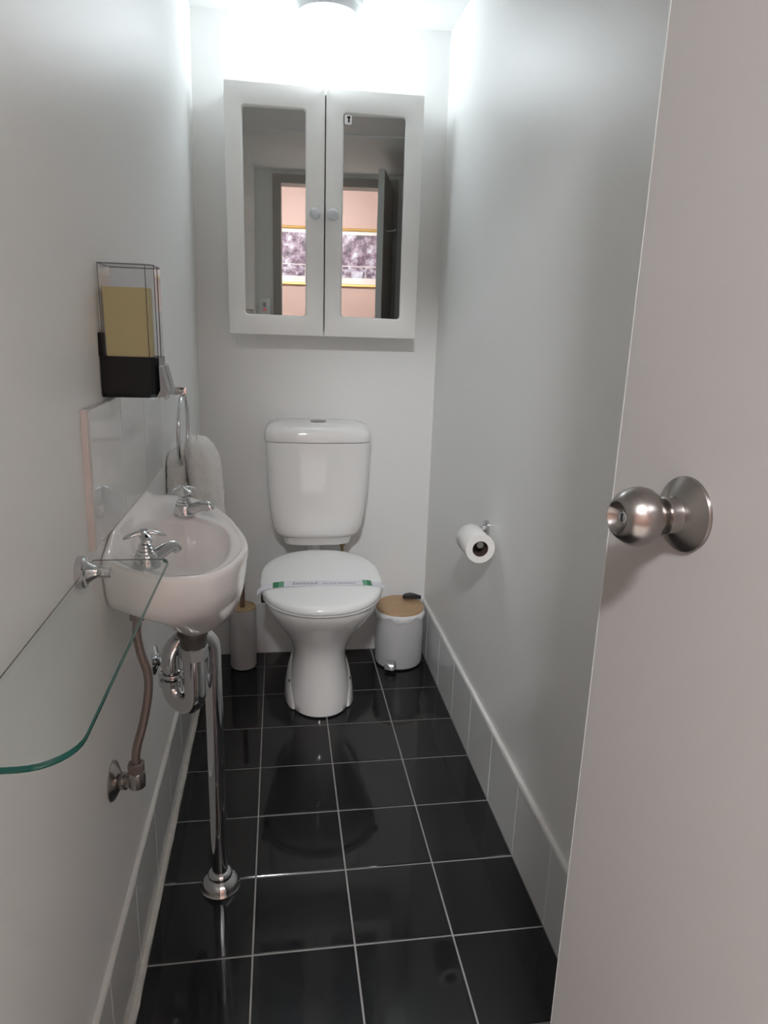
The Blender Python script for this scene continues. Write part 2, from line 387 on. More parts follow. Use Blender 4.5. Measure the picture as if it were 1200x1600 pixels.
# ================================================================== CEILING LAMP
LX, LY = 0.209, 0.0
lm = thing('ceiling_lamp', 'round ceiling light with glowing white glass globe above the mirror cabinet', 'lamp', (LX, LY, H))
obj('lamp_base', lathe([(0.105, 0), (0.106, 0.004), (0.102, 0.010), (0.094, 0.014), (0.090, 0.022), (0.088, 0.036), (0.084, 0.040), (0.06, 0.041)], (LX, LY, H), (0, 0, -1), 48), 'lamp_base', lm, True, 30)
prof = [(0.070, 0.030), (0.083, 0.036), (0.0855, 0.052), (0.0855, 0.072)]
for i in range(1, 13):
    a = PI/2*i/12; prof.append((0.0855*math.cos(a)**0.85 if i < 12 else 0.0, 0.072 + 0.096*math.sin(a)))
obj('globe', lathe(prof, (LX, LY, H), (0, 0, -1), 48), 'globe', lm, True, 60)
# hall lamp
hx = -0.10
hl = thing('hall_ceiling_lamp', 'round opal light on the hall ceiling', 'lamp', (hx, -3.30, 2.42))
obj('lamp_base', lathe([(0.13, 0), (0.13, 0.015), (0.12, 0.02)], (hx, -3.30, 2.42), (0, 0, -1), 32), 'lamp_base', hl)
obj('globe', lathe([(0.115, 0.015), (0.12, 0.03), (0.11, 0.06), (0.08, 0.085), (0.04, 0.097), (0.0, 0.1)], (hx, -3.30, 2.42), (0, 0, -1), 32), 'hall_globe', hl)

# ================================================================== MIRROR CABINET
CX0, CX1, CZ0, CZ1, CF = -0.095, 0.507, 1.176, 1.898, -0.012
cab = thing('mirror_cabinet', 'white two-door wall cabinet with mirror panels above the toilet', 'cabinet', (0.206, YB, CZ0))
bm = bmesh.new(); t_ = 0.016
add_box(bm, CX0, CX0+t_, CF+0.020, YB, CZ0, CZ1); add_box(bm, CX1-t_, CX1, CF+0.020, YB, CZ0, CZ1)
add_box(bm, CX0+t_, CX1-t_, CF+0.020, YB, CZ0, CZ0+t_); add_box(bm, CX0+t_, CX1-t_, CF+0.020, YB, CZ1-t_, CZ1)
add_box(bm, CX0+t_, CX1-t_, YB-0.012, YB-0.006, CZ0+t_, CZ1-t_)
obj('body', bm, 'cabinet_white', cab, False)
def cab_door(x0, x1, ox0, ox1, oz0, oz1, kx, yawm, pitchm, push):
    cx, cz = (x0+x1)/2, (CZ0+CZ1)/2; wd, hd = x1-x0, CZ1-CZ0
    ocx, ocz, ow, oh = (ox0+ox1)/2, (oz0+oz1)/2, ox1-ox0, oz1-oz0
    k = 6
    def ring(c1, c2, w_, h_, r, y): return [(a, y, b) for a, b in rrect(c1, c2, w_, h_, r, k)]
    yb = CF + 0.0185
    rings = [ring(ocx, ocz, ow-0.006, oh-0.006, 0.007, yb), ring(cx, cz, wd, hd, 0.001, yb), ring(cx, cz, wd, hd, 0.001, CF+0.003), ring(cx, cz, wd-0.002, hd-0.002, 0.001, CF+0.0008), ring(cx, cz, wd-0.006, hd-0.006, 0.001, CF),
             ring(ocx, ocz, ow+0.010, oh+0.010, 0.014, CF), ring(ocx, ocz, ow+0.007, oh+0.007, 0.0125, CF+0.0004), ring(ocx, ocz, ow+0.003, oh+0.003, 0.0105, CF+0.0025), ring(ocx, ocz, ow, oh, 0.009, CF+0.007), ring(ocx, ocz, ow-0.006, oh-0.006, 0.007, yb)]
    bm = bmesh.new(); quadstrip(bm, rings, False, False); bmesh.ops.remove_doubles(bm, verts=bm.verts[:], dist=1e-6)
    d = obj('door', bm, 'cabinet_white', cab, True, 28)
    # the mirror sits a touch skewed in its rebate
    mb = bmesh.new(); ry, rp = math.radians(yawm), math.radians(pitchm)
    nn = Vector((-math.sin(ry)*math.cos(rp), -math.cos(ry)*math.cos(rp), math.sin(rp)))
    ctr = Vector((ocx, CF+0.0078+push, ocz))
    rr_ = []
    for off in (0.0, 0.003):
        pts = []
        for sx, sz in ((-1, -1), (1, -1), (1, 1), (-1, 1)):
            x = sx*(ow/2+0.002); z = sz*(oh/2+0.002)
            y = -(nn.x*x + nn.z*z)/nn.y
            pts.append((ctr.x+x, ctr.y+y+off, ctr.z+z))
        rr_.append(pts)
    quadstrip(mb, rr_); m_ = obj('mirror', mb, 'mirror', d, False)
    kb = obj('knob', lathe([(0.007, 0), (0.007, 0.010), (0.011, 0.013), (0.0165, 0.016), (0.0178, 0.020), (0.0172, 0.024), (0.014, 0.027), (0.008, 0.0282), (0.0, 0.0285)], (kx, CF, 1.542), (0, -1, 0), 32), 'knob_white', d, True, 45)
    return d
MIRL, MIRR, MIRP = 1.6, 3.4, 0.18
d1 = cab_door(CX0, 0.2035, -0.044, 0.146, 1.238, 1.834, 0.1745, MIRL, MIRP, 0.002)
d2 = cab_door(0.2075, CX1, 0.260, 0.451, 1.238, 1.832, 0.228, MIRR, MIRP, 0.0035)
cl = obj('mirror_clip', loft([[(a, y, b) for a, b in rrect(0.2745, 1.8165, w_, h_, 0.004, 4)] for y, w_, h_ in ((CF+0.016, 0.022, 0.026), (CF+0.0035, 0.022, 0.026), (CF+0.003, 0.019, 0.023))]), 'plastic_white', d2)
bm = bmesh.new(); add_box(bm, 0.2705, 0.2805, CF+0.0022, CF+0.0032, 1.8195, 1.8255); add_box(bm, 0.2735, 0.2785, CF+0.0022, CF+0.0032, 1.8085, 1.8200)
obj('clip_slot', bm, 'rubber', d2, False)

# ================================================================== TOILET CISTERN
TC = 0.189
def sring(cx, cy, hw, y0, y1, z, e=3.5, n=56, bow=0.0):
    """rounded plan outline between y0 (front) and y1 (back)"""
    out = []; hy = (y1-y0)/2; my = (y0+y1)/2
    for i in range(n):
        t = 2*PI*i/n; c, s = math.cos(t), math.sin(t)
        x = abs(c)**(2/e)*math.copysign(1, c)*hw; y = abs(s)**(2/e)*math.copysign(1, s)*hy
        if s < 0: y -= bow*(1-(x/hw)**2)
        out.append((cx+x, my+y, z))
    return out
cis = thing('toilet_cistern', 'white ceramic toilet cistern with dual flush button on the back wall', 'cistern', (TC, YB, 0.47))
B = YB-0.002
spec = [(0.470, 0.108, -0.020), (0.474, 0.116, -0.030), (0.500, 0.122, -0.036), (0.5035, 0.128, -0.040), (0.507, 0.137, -0.047), (0.520, 0.147, -0.054), (0.545, 0.156, -0.060), (0.60, 0.1645, -0.066), (0.68, 0.171, -0.069), (0.78, 0.1755, -0.070), (0.832, 0.1765, -0.070), (0.835, 0.174, -0.067)]
obj('tank', loft([sring(TC, 0, hw, y0, B, z, 5.0, 64, 0.012) for z, hw, y0 in spec]), 'ceramic', cis, True, 40)
spec = [(0.837, 0.174, -0.067), (0.838, 0.1785, -0.073), (0.852, 0.1795, -0.074), (0.868, 0.1775, -0.072), (0.880, 0.171, -0.066), (0.889, 0.160, -0.054), (0.894, 0.144, -0.038), (0.896, 0.120, -0.02), (0.8965, 0.05, 0.02)]
obj('cistern_lid', loft([sring(TC, 0, hw, y0, B if hw > .165 else B-(0.17-hw)*.5, z, 5.0, 64, 0.012*(hw/0.178)) for z, hw, y0 in spec]), 'ceramic', cis, True, 40)
bt = obj('flush_button', lathe([(0.027, 0), (0.027, 0.003), (0.024, 0.0045), (0.0, 0.0045)], (TC+0.002, 0.012, 0.8955), (0, 0, 1), 32), 'chrome_dull', cis, True, 30)
obj('button_split', bx(TC+0.0015, TC+0.0025, -0.010, 0.034, 0.900, 0.9005), 'rubber', bt, False)
bm = bmesh.new(); add_lathe(bm, [(0.006, 0), (0.006, 0.02), (0.011, 0.021), (0.011, 0.034), (0.008, 0.036), (0.008, 0.05)], (TC+0.092, 0.04, 0.425), (0, 0, 1), 6)
add_tube(bm, [(TC+0.092, 0.04, 0.43), (TC+0.092, 0.05, 0.40), (TC+0.094, 0.08, 0.36), (TC+0.095, YB-.001, 0.35)], 0.005, 10)
obj('water_inlet', bm, 'brass', cis, True, 30)
obj('flush_pipe', tube(catmull([(TC-0.01, 0.045, 0.485), (TC-0.01, 0.045, 0.42), (TC-0.005, 0.035, 0.37), (TC, 0.01, 0.345), (TC, -0.02, 0.335)], 6), 0.024, 20), 'plastic_white', cis)

# ================================================================== TOILET PAN
PX = 0.187
wc = thing('toilet', 'white ceramic toilet pan with closed lid between the brush holder and the bin', 'toilet', (PX, -0.25, 0))
def pring(hw, y0, y1, z, ef=2.3, eb=3.0, n=64, yw=None, bwf=1.0):
    """egg-like outline: widest at yw, front round, back squarer"""
    out = []; yw = (y0+y1)/2 if yw is None else yw
    for i in range(n):
        t = 2*PI*i/n; c, s = math.cos(t), math.sin(t)
        e = ef if s < 0 else eb
        x = abs(c)**(2/e)*math.copysign(1, c)*hw
        y = abs(s)**(2/e)*((y1-yw) if s > 0 else -(yw-y0))
        if s > 0: x *= 1-(1-bwf)*abs(s)**1.5
        out.append((PX+x, yw+y, z))
    return out
ps = [(0.000, 0.100, -0.366, 0.02, -0.20), (0.006, 0.106, -0.373, 0.03, -0.20), (0.030, 0.105, -0.372, 0.03, -0.20), (0.070, 0.100, -0.365, 0.02, -0.20), (0.120, 0.0905, -0.357, 0.01, -0.20),
      (0.160, 0.0855, -0.353, 0.0, -0.20), (0.195, 0.088, -0.356, 0.0, -0.21), (0.230, 0.099, -0.368, 0.0, -0.22), (0.265, 0.116, -0.389, 0.0, -0.24), (0.300, 0.136, -0.418, 0.0, -0.26), (0.335, 0.156, -0.450, -0.01, -0.28),
      (0.365, 0.170, -0.475, -0.02, -0.285), (0.385, 0.176, -0.486, -0.025, -0.29), (0.396, 0.177, -0.488, -0.027, -0.29), (0.400, 0.172, -0.483, -0.03, -0.29)]
obj('pan', loft([pring(hw, y0, y1, z, 2.25, 3.0, 72, yw, 0.75) for z, hw, y0, y1, yw in ps]), 'ceramic', wc, True, 50)
for s in (-1, 1):     # bolted feet
    f = [(0.0, 0.031, 0.120), (0.004, 0.034, 0.126), (0.04, 0.033, 0.122), (0.080, 0.029, 0.104), (0.115, 0.021, 0.078), (0.140, 0.008, 0.045), (0.146, 0.002, 0.02)]
    fc = (PX + s*0.084, -0.19)
    fo = obj('foot', loft([[(fc[0] - s*0.10*z + hx*math.cos(t), fc[1] + 0.03*z/0.14 + hy*math.sin(t), z) for t in [2*PI*i/32 for i in range(32)]] for z, hx, hy in f]), 'ceramic', wc, True, 50)
    obj('foot_screw', lathe([(0.005, 0), (0.005, 0.003), (0.003, 0.004)], (PX+s*0.0985, -0.245, 0.070), (s*1.0, -0.6, 0.3), 12), 'gasket', fo)
def lidz(y): return 0.409 + (y+0.5)*0.094
def lidring(sc, dz, n=72, y0=-0.507, y1=-0.072, hw=0.1905):
    out = []; yw = -0.30
    for i in range(n):
        t = 2*PI*i/n; c, s = math.cos(t), math.sin(t)
        if s < 0: x = abs(c)**(2/2.15)*math.copysign(1, c)*hw; y = -abs(s)**(2/2.15)*(yw-y0)
        else: x = abs(c)**(2/3.1)*math.copysign(1, c)*hw*(1-0.26*s**2); y = abs(s)**(2/3.1)*(y1-yw)
        X, Y = x*sc, yw + y*sc
        out.append((PX+X, Y, lidz(Y)+dz))
    return out
seat = []
for sc, k in ((0.955, 0.0), (0.975, 0.25), (0.978, 0.75), (0.965, 1.0)):
    seat.append([(x, y, 0.4005*(1-k) + (z)*k) for x, y, z in lidring(sc, -0.0015)])
obj('seat', loft(seat), 'plastic_white', wc, True, 50)
obj('lid', loft([lidring(0.965, 0.0), lidring(0.99, 0.0), lidring(1.0, 0.003), lidring(1.0, 0.009), lidring(0.993, 0.0145), lidring(0.975, 0.019), lidring(0.945, 0.022), lidring(0.88, 0.0245), lidring(0.7, 0.027), lidring(0.4, 0.0285), lidring(0.05, 0.029)]), 'plastic_white', wc, True, 60)
for s in (-1, 1):
    obj('hinge', tube([(PX+s*0.055, -0.072, 0.448), (PX+s*0.095, -0.072, 0.448)], 0.009, 14), 'plastic_white', wc)
bm = bmesh.new(); add_box(bm, PX-0.186, PX-0.170, -0.36, -0.335, 0.394, 0.416, 0.003)
obj('seat_bumper', bm, 'rubber', wc)
# paper band
bd = thing('paper_band', 'white paper strip with green blocks across the toilet lid', 'paper strip', (PX, -0.35, 0.45))
def bandz(x):
    u = abs(x-PX)/0.187
    return lidz(-0.355) + 0.0296 - 0.011*max(0, (u-0.55)/0.45)**2.2 - (0.012*(u-0.97)/0.1 if u > 0.97 else 0)
BY = -0.355
def strip(x0, x1, y0, y1, lift, n=24, taper=0.0):
    bm = bmesh.new(); rings = []
    for i in range(n+1):
        x = x0+(x1-x0)*i/n; z = bandz(x)+lift; sl_ = 0.094
        yy0, yy1 = y0 - 0.006*abs((x-PX)/0.187)**2.0, y1 - 0.006*abs((x-PX)/0.187)**2.0
        rings.append([(x, yy0, z+sl_*(yy0-BY)), (x, yy1, z+sl_*(yy1-BY)), (x, yy1, z+sl_*(yy1-BY)+0.0005), (x, yy0, z+sl_*(yy0-BY)+0.0005)])
    quadstrip(bm, rings); return bm
obj('strip', strip(PX-0.197, PX+0.193, BY-0.018, BY+0.018, 0.0003, 40), 'band_paper', bd)
for x0, x1, m_ in ((-0.150, -0.133, 'band_green'), (-0.133, -0.117, 'band_green_pale'), (0.122, 0.135, 'band_green_pale'), (0.135, 0.149, 'band_green')):
    obj('green_block', strip(PX+x0, PX+x1, BY-0.018, BY+0.018, 0.0007, 4), m_, bd)
def text_mesh(txt, size, shear=0.0):
    cu = bpy.data.curves.new('t', 'FONT'); cu.body = txt; cu.size = size; cu.shear = shear; cu.resolution_u = 2
    to = bpy.data.objects.new('t', cu); COL.objects.link(to)
    dg = bpy.context.evaluated_depsgraph_get(); me = bpy.data.meshes.new_from_object(to.evaluated_get(dg))
    bpy.data.objects.remove(to); return me
for txt, size, x, wd, sh in (('Sanitised', 0.030, -0.093, 0.078, 0.3), ('for your protection', 0.017, 0.001, 0.098, 0.0)):
    me = text_mesh(txt, size, sh); xs = [v.co.x for v in me.vertices]; k = wd/(max(xs)-min(xs)); x0 = min(xs)
    for v in me.vertices:
        X = PX + x + (v.co.x-x0)*k; Yy = BY - 0.009 + v.co.y*0.9
        v.co = (X, Yy, bandz(X) + 0.094*(Yy-BY) + 0.0010)
    link_mesh('lettering', me, 'ink', bd, False)

# ================================================================== BIN AND BRUSH
BX, BYY = 0.495, 0.004
bn = thing('pedal_bin', 'grey round pedal bin with wooden lid in the corner beside the toilet', 'bin', (BX, BYY, 0))
obj('body', lathe([(0.078, 0.004), (0.085, 0.007), (0.0875, 0.016), (0.088, 0.10), (0.0885, 0.205), (0.087, 0.209)], (BX, BYY, 0), (0, 0, 1), 48), 'bin_grey', bn, True, 40)
obj('base_ring', lathe([(0.080, 0), (0.082, 0.003), (0.080, 0.006)], (BX, BYY, 0), (0, 0, 1), 40), 'rubber', bn)
bm = bmesh.new(); rings = []; N = 72
for k, (r, z) in enumerate(((0.086, 0.214), (0.0905, 0.212), (0.0925, 0.205), (0.092, 0.194), (0.0892, 0.190))):
    ring = []
    for i in range(N):
        t = 2*PI*i/N; j = (0.0012*math.sin(9*t)+0.001*math.sin(17*t+1)) if k in (1, 2) else 0
        dz = (0.006*math.sin(5*t+.4)+0.004*math.sin(11*t)+0.003*math.sin(23*t)) if k >= 3 else 0
        ring.append((BX+(r+j)*math.cos(t), BYY+(r+j)*math.sin(t), z+dz))
    rings.append(ring)
quadstrip(bm, rings, False, False); obj('bag_rim', bm, 'bag', bn, True, 70)
tilt = 0.05
def tl(bm):
    for v in bm.verts: v.co.z += (v.co.y-BYY)*tilt
    return bm
obj('lid', tl(lathe([(0.084, 0.213), (0.087, 0.2145), (0.087, 0.223), (0.0855, 0.2255), (0.03, 0.2265), (0.0, 0.2265)], (BX, BYY, 0), (0, 0, 1), 48)), 'bamboo', bn, True, 40)
hb_ = []
for s, r, z in ((0.0, 0.010, 0.235), (0.010, 0.022, 0.239), (0.026, 0.027, 0.241), (0.043, 0.021, 0.241), (0.058, 0.012, 0.239), (0.070, 0.007, 0.237)):
    cx_, cy_ = BX+0.020+s*0.93, BYY+0.056-s*0.30
    hb_.append([(cx_+0.30*r*math.cos(t), cy_+0.95*r*math.cos(t), z+0.007*math.sin(t)) for t in [2*PI*i/14 for i in range(14)]])
obj('lid_handle', loft(hb_), 'rubber', bn, True, 60)
bm = bmesh.new()
pd = Vector((-0.46, -0.89, 0)).normalized(); pq = Vector((-pd.y, pd.x, 0)); pc = Vector((BX, BYY, 0)) + pd*0.078
rings = []
for s, hw_, zt, zb in ((0.0, 0.022, 0.046, 0.014), (0.012, 0.022, 0.044, 0.015), (0.020, 0.021, 0.034, 0.014), (0.027, 0.018, 0.022, 0.013), (0.031, 0.015, 0.016, 0.012)):
    c_ = pc+pd*s
    rings.append([c_+pq*hw_+V(0, 0, zb), c_-pq*hw_+V(0, 0, zb), c_-pq*hw_*.8+V(0, 0, zt), c_+pq*hw_*.8+V(0, 0, zt)])
quadstrip(bm, rings); obj('pedal', bm, 'silver_plastic', bn, True, 50)
RX, RY = -0.075, 0.012
br = thing('toilet_brush', 'grey cylindrical toilet brush holder with bamboo top beside the toilet', 'toilet brush', (RX, RY, 0))
obj('holder', lathe([(0.038, 0), (0.044, 0.003), (0.0465, 0.010), (0.0465, 0.226), (0.046, 0.2285)], (RX, RY, 0), (0, 0, 1), 40), 'bin_grey', br, True, 40)
obj('bamboo_cap', lathe([(0.0465, 0.2285), (0.0465, 0.234), (0.0455, 0.2355), (0.0425, 0.2355), (0.0415, 0.231), (0.0, 0.231)], (RX, RY, 0), (0, 0, 1), 40), 'bamboo_pale', br, True, 30)
obj('handle', tube([(RX, RY, 0.225), (RX, RY, 0.30), (RX+0.002, RY, 0.40), (RX+0.002, RY, 0.41)], [0.0085, 0.0085, 0.010, 0.006], 16), 'wood_dark', br)

# ================================================================== TOILET ROLL HOLDER
th = thing('toilet_roll_holder', 'chrome toilet paper holder on the right wall', 'holder', (XR, -0.615, 0.69))
obj('wall_plate', loft([[(x, -0.616+a, 0.694+b) for a, b in rrect(0, 0, w_, h_, r, 5)] for x, w_, h_, r in ((XR, 0.034, 0.05, 0.016), (XR-0.006, 0.034, 0.05, 0.016), (XR-0.009, 0.028, 0.044, 0.013))]), 'chrome', th, True, 30)
obj('arm', tube(catmull([(XR-0.006, -0.616, 0.694), (XR-0.035, -0.616, 0.694), (0.562, -0.618, 0.692), (0.557, -0.630, 0.690), (0.557, -0.660, 0.688), (0.557, -0.728, 0.687)], 6), 0.0075, 16), 'chrome', th)
obj('end_cap', lathe([(0.0075, 0), (0.0105, 0.001), (0.0105, 0.007), (0.009, 0.0085), (0.0, 0.0085)], (0.557, -0.724, 0.687), (0, -1, 0), 24), 'chrome_dull', th, True, 30)
tr = thing('toilet_paper_roll', 'white toilet paper roll hanging on the chrome wall holder', 'toilet paper', (0.557, -0.685, 0.678))
RC = (0.557, -0.737, 0.6775)
bm = bmesh.new(); N = 48; rings = []
pr = [(0.0205, 0), (0.037, 0), (0.0378, 0.0015), (0.0378, 0.0985), (0.037, 0.1), (0.0205, 0.1), (0.0205, 0)]
add_lathe(bm, pr, RC, (0, 1, 0), N, False, False); bmesh.ops.remove_doubles(bm, verts=bm.verts[:], dist=1e-6)
obj('paper', bm, 'paper', tr, True, 30)
bm = bmesh.new(); add_lathe(bm, [(0.0203, 0.0005), (0.0203, 0.0995), (0.0192, 0.0995), (0.0192, 0.0005), (0.0203, 0.0005)], RC, (0, 1, 0), 32, False, False); bmesh.ops.remove_doubles(bm, verts=bm.verts[:], dist=1e-6)
obj('core', bm, 'card', tr, True, 30)

# ================================================================== BASIN
YC = -1.10
out_pts = [(-0.2165, -1.275), (-0.205, -1.296), (-0.185, -1.313), (-0.156, -1.335), (-0.120, -1.348), (-0.098, -1.349), (-0.060, -1.326), (-0.036, -1.298), (-0.012, -1.240), (0.003, -1.165), (0.001, -1.11), (-0.012, -1.055), (-0.045, -0.953), (-0.088, -0.872), (-0.140, -0.842), (-0.190, -0.848), (-0.2165, -0.868)]
oc = catmull([(x, y, 0) for x, y in out_pts], 10)
poly = [(p.x, p.y) for p in oc]
BC = (-0.108, -1.115)
def rad(poly, a):
    dx, dy = math.cos(a), math.sin(a); best = 0.3; n = len(poly)
    for i in range(n):
        x1, y1 = poly[i][0]-BC[0], poly[i][1]-BC[1]; x2, y2 = poly[(i+1) % n][0]-BC[0], poly[(i+1) % n][1]-BC[1]
        ex, ey = x2-x1, y2-y1; den = dx*ey - dy*ex
        if abs(den) < 1e-12: continue
        t = (x1*ey - y1*ex)/den; u = (x1*dy - y1*dx)/den
        if t > 0 and -1e-6 <= u <= 1+1e-6: best = t; break
    return best
NB = 120
ANG = [2*PI*i/NB for i in range(NB)]
OUT = [(max(-0.2105, BC[0]+rad(poly, a)*math.cos(a)), BC[1]+rad(poly, a)*math.sin(a)) for a in ANG]
def bowl(hx, hy, cx, cy, e=2.4):
    o = []
    for a in ANG:
        c, s = math.cos(a), math.sin(a); r = (abs(c/hx)**e + abs(s/hy)**e)**(-1/e)
        o.append((cx+r*c, cy+r*s))
    return o
def rimz(x, y=None):
    u = min(1, max(0, (-0.172-x)/0.034)); z = 0.8525 - 0.033*(x+0.2165)/0.22
    if y is None: return z
    k = min(1, max(0, (0.225-abs(y+1.075))/0.10)); return z + 0.024*u*u*(3-2*u)*k*k*(3-2*k)
def mix(A, Bq, t): return [(a[0]*(1-t)+b[0]*t, a[1]*(1-t)+b[1]*t) for a, b in zip(A, Bq)]
INN = bowl(0.077, 0.165, -0.106, -1.14, 2.3)
basin = thing('hand_basin', 'small white ceramic wall basin below the splashback tiles', 'basin', (-0.2165, YC, 0.64))
rings = []
for sc, dz in ((0.12, -0.118), (0.35, -0.116), (0.58, -0.106), (0.76, -0.088), (0.88, -0.062), (0.945, -0.036), (0.975, -0.018), (0.995, -0.008)):
    rings.append([(-0.106+(x+0.106)*sc, -1.14+(y+1.14)*sc, rimz(-0.106+(x+0.106)*sc)+dz) for x, y in INN])
def ledge(t, dz): return [(x, y, rimz(x, y)+dz) for x, y in mix(INN, OUT, t)]
rings += [ledge(0.06, -0.0045), ledge(0.25, -0.003), ledge(0.50, -0.002), ledge(0.62, 0.0), ledge(0.72, 0.0035), ledge(0.84, 0.0045), ledge(0.94, 0.0030), ledge(0.985, -0.001)]
rings.append([(x, y, rimz(x, y)-0.007) for x, y in OUT])
def under(sx, sy, z, k=0.0, lift=0.0):
    r = []
    for x, y in OUT:
        xx = -0.2105 + (x+0.2105)*sx; zz = z + k*(rimz(x)-0.835) + lift*max(0, 1-(xx+0.2105)/0.11)
        r.append((max(xx, XW(zz)+0.0005), YC + (y-YC)*sy, zz))
    return r
rings += [under(0.99, 0.99, 0.812, 0.7), under(0.98, 0.965, 0.787, 0.3), under(0.968, 0.905, 0.764, 0, 0.006), under(0.95, 0.79, 0.743, 0, 0.016), under(0.925, 0.655, 0.722, 0, 0.03), under(0.89, 0.525, 0.702, 0, 0.045), under(0.835, 0.415, 0.683, 0, 0.058), under(0.77, 0.32, 0.667, 0, 0.066), under(0.70, 0.24, 0.655, 0, 0.07), under(0.63, 0.17, 0.648, 0, 0.07), under(0.56, 0.11, 0.646, 0, 0.06)]
obj('bowl', loft(rings), 'ceramic_basin', basin, True, 60)
obj('drain', lathe([(0.022, 0), (0.022, 0.002), (0.017, 0.003), (0.014, 0.001), (0.0, 0.001)], (-0.106, -1.135, rimz(-0.106)-0.1185), (0, 0, 1), 28), 'chrome', basin)
def make_tap(name, label, bx_, by_, ang, hang):
    z0 = rimz(bx_)-0.003
    t = thing(name, label, 'tap', (bx_, by_, z0), 'pillar taps on the basin')
    obj('tap_body', lathe([(0.0215, 0), (0.022, 0.003), (0.0195, 0.010), (0.018, 0.018), (0.0165, 0.021), (0.0145, 0.0225), (0.0145, 0.026), (0.0118, 0.027), (0.0118, 0.031), (0.0098, 0.032), (0.0098, 0.036), (0.0062, 0.0375), (0.0062, 0.048)], (bx_, by_, z0), (0, 0, 1), 28), 'chrome', t, True, 30)
    d = Vector((math.cos(ang), math.sin(ang), 0)); o = Vector((bx_, by_, z0))
    pth = catmull([o+V(0, 0, .010)+d*0.006, o+V(0, 0, .0145)+d*0.020, o+V(0, 0, .020)+d*0.036, o+V(0, 0, .0225)+d*0.046, o+V(0, 0, .0205)+d*0.053, o+V(0, 0, .014)+d*0.056], 6)
    k = len(pth); rr_ = [0.0125 - 0.0035*min(1, i/(k*0.6)) for i in range(k)]
    obj('spout', tube(pth, rr_, 18), 'chrome', t)
    hd = obj('handle', lathe([(0.0075, 0.045), (0.0085, 0.050), (0.0085, 0.056), (0.006, 0.0585), (0.0, 0.059)], (bx_, by_, z0), (0, 0, 1), 20), 'chrome', t)
    for q in range(4):
        a = hang + q*PI/2; e = Vector((math.cos(a), math.sin(a), 0)); p = Vector((-e.y, e.x, 0)); rings = []
        for s, hw_, hh, dz in ((0.002, 0.0055, 0.005, 0.054), (0.012, 0.0065, 0.0038, 0.0535), (0.022, 0.0072, 0.0032, 0.051), (0.0285, 0.0066, 0.0028, 0.0485), (0.0315, 0.003, 0.0012, 0.047)):
            c_ = o+e*s+V(0, 0, dz)
            rings.append([c_+p*hw_*math.cos(u)+V(0, 0, hh*math.sin(u)) for u in [2*PI*i/12 for i in range(12)]])
        obj('handle_arm', loft(rings), 'chrome', hd, True, 50)
    return t
make_tap('basin_tap', 'chrome cross-handle tap on the nearer end of the basin by the glass shelf', -0.144, -1.288, 0.75, 0.35)
make_tap('basin_tap', 'chrome cross-handle tap on the far end of the basin in front of the towel', -0.127, -0.972, -0.35, 0.55)

# splashback tiles
sp = thing('splashback', 'row of glossy white tiles on the wall behind the basin', 'splashback', (XW(0.98), -1.065, 0.89))
def tile_box(y0, y1, z0, z1, th_):
    return [[(XW(z)+t, y, z) for y, z in ((y0, z0), (y1, z0), (y1, z1), (y0, z1))] for t in (0.0002, th_)]
for i in range(3):
    y0 = -1.334+i*0.2; bm = bmesh.new(); quadstrip(bm, tile_box(y0+0.001, y0+0.199, 0.884, 1.083, 0.0085))
    bmesh.ops.bevel(bm, geom=bm.edges[:], offset=0.0012, segments=1, affect='EDGES')
    obj('tile', bm, 'tile_white', sp, False)
bm = bmesh.new(); quadstrip(bm, tile_box(-1.3445, -1.3332, 0.882, 1.083, 0.0082)); obj('edge_strip', bm, 'tile_edge', sp, False)
bm = bmesh.new(); add_tube(bm, [(XW(0.88)+0.0035, y, 0.8815+0.0008*math.sin(y*90)) for y in [-1.28+0.01*i for i in range(43)]], 0.0035, 8)
obj('sealant', bm, 'grout_bead', sp, True, 60)

# ================================================================== WASTE TRAP
T = V(-0.104, -1.10, 0); U = V(-0.153, -1.062, 0); D = V(-0.0765, -1.030, 0)
ws = thing('waste_trap', 'curved chrome trap and waste pipe running from the basin down to the floor', 'pipe', (D.x, D.y, 0))
obj('gasket_collar', lathe([(0.026, 0.648), (0.029, 0.640), (0.025, 0.630), (0.0245, 0.612), (0.022, 0.610)], (T.x, T.y, 0), (0, 0, 1), 28), 'gasket', ws, True, 30)
obj('slip_nut', lathe([(0.021, 0.588), (0.027, 0.590), (0.0275, 0.612), (0.025, 0.615)], (T.x, T.y, 0), (0, 0, 1), 8), 'chrome', ws, False)
ub = (T-U)/2; um = (T+U)/2; ur = ub.length; ud = ub.normalized()
path = [V(T.x, T.y, 0.605), V(T.x, T.y, 0.57), V(T.x, T.y, 0.52)] + [um + ud*ur*math.cos(a) + V(0, 0, 0.515 - ur*math.sin(a)) for a in [PI*i/16 for i in range(17)]] + [V(U.x, U.y, 0.52)]
obj('trap_bend', tube(path, 0.0205, 24), 'chrome', ws)
obj('trap_joint', lathe([(0.0205, 0.515), (0.0245, 0.516), (0.0245, 0.530), (0.0205, 0.531)], (U.x, U.y, 0), (0, 0, 1), 28), 'chrome', ws, True, 30)
db = (U-D)/2; dm = (U+D)/2; dr = db.length; du = db.normalized(); zt = 0.572
path = [V(U.x, U.y, 0.52)] + [dm + du*dr*math.cos(a) + V(0, 0, zt + dr*math.sin(a)*0.92) for a in [PI*i/18 for i in range(19)]]
path += [V(D.x, D.y, z) for z in (0.5, 0.4, 0.2, 0.02)]
obj('downpipe', tube(path, 0.0172, 24), 'chrome', ws)
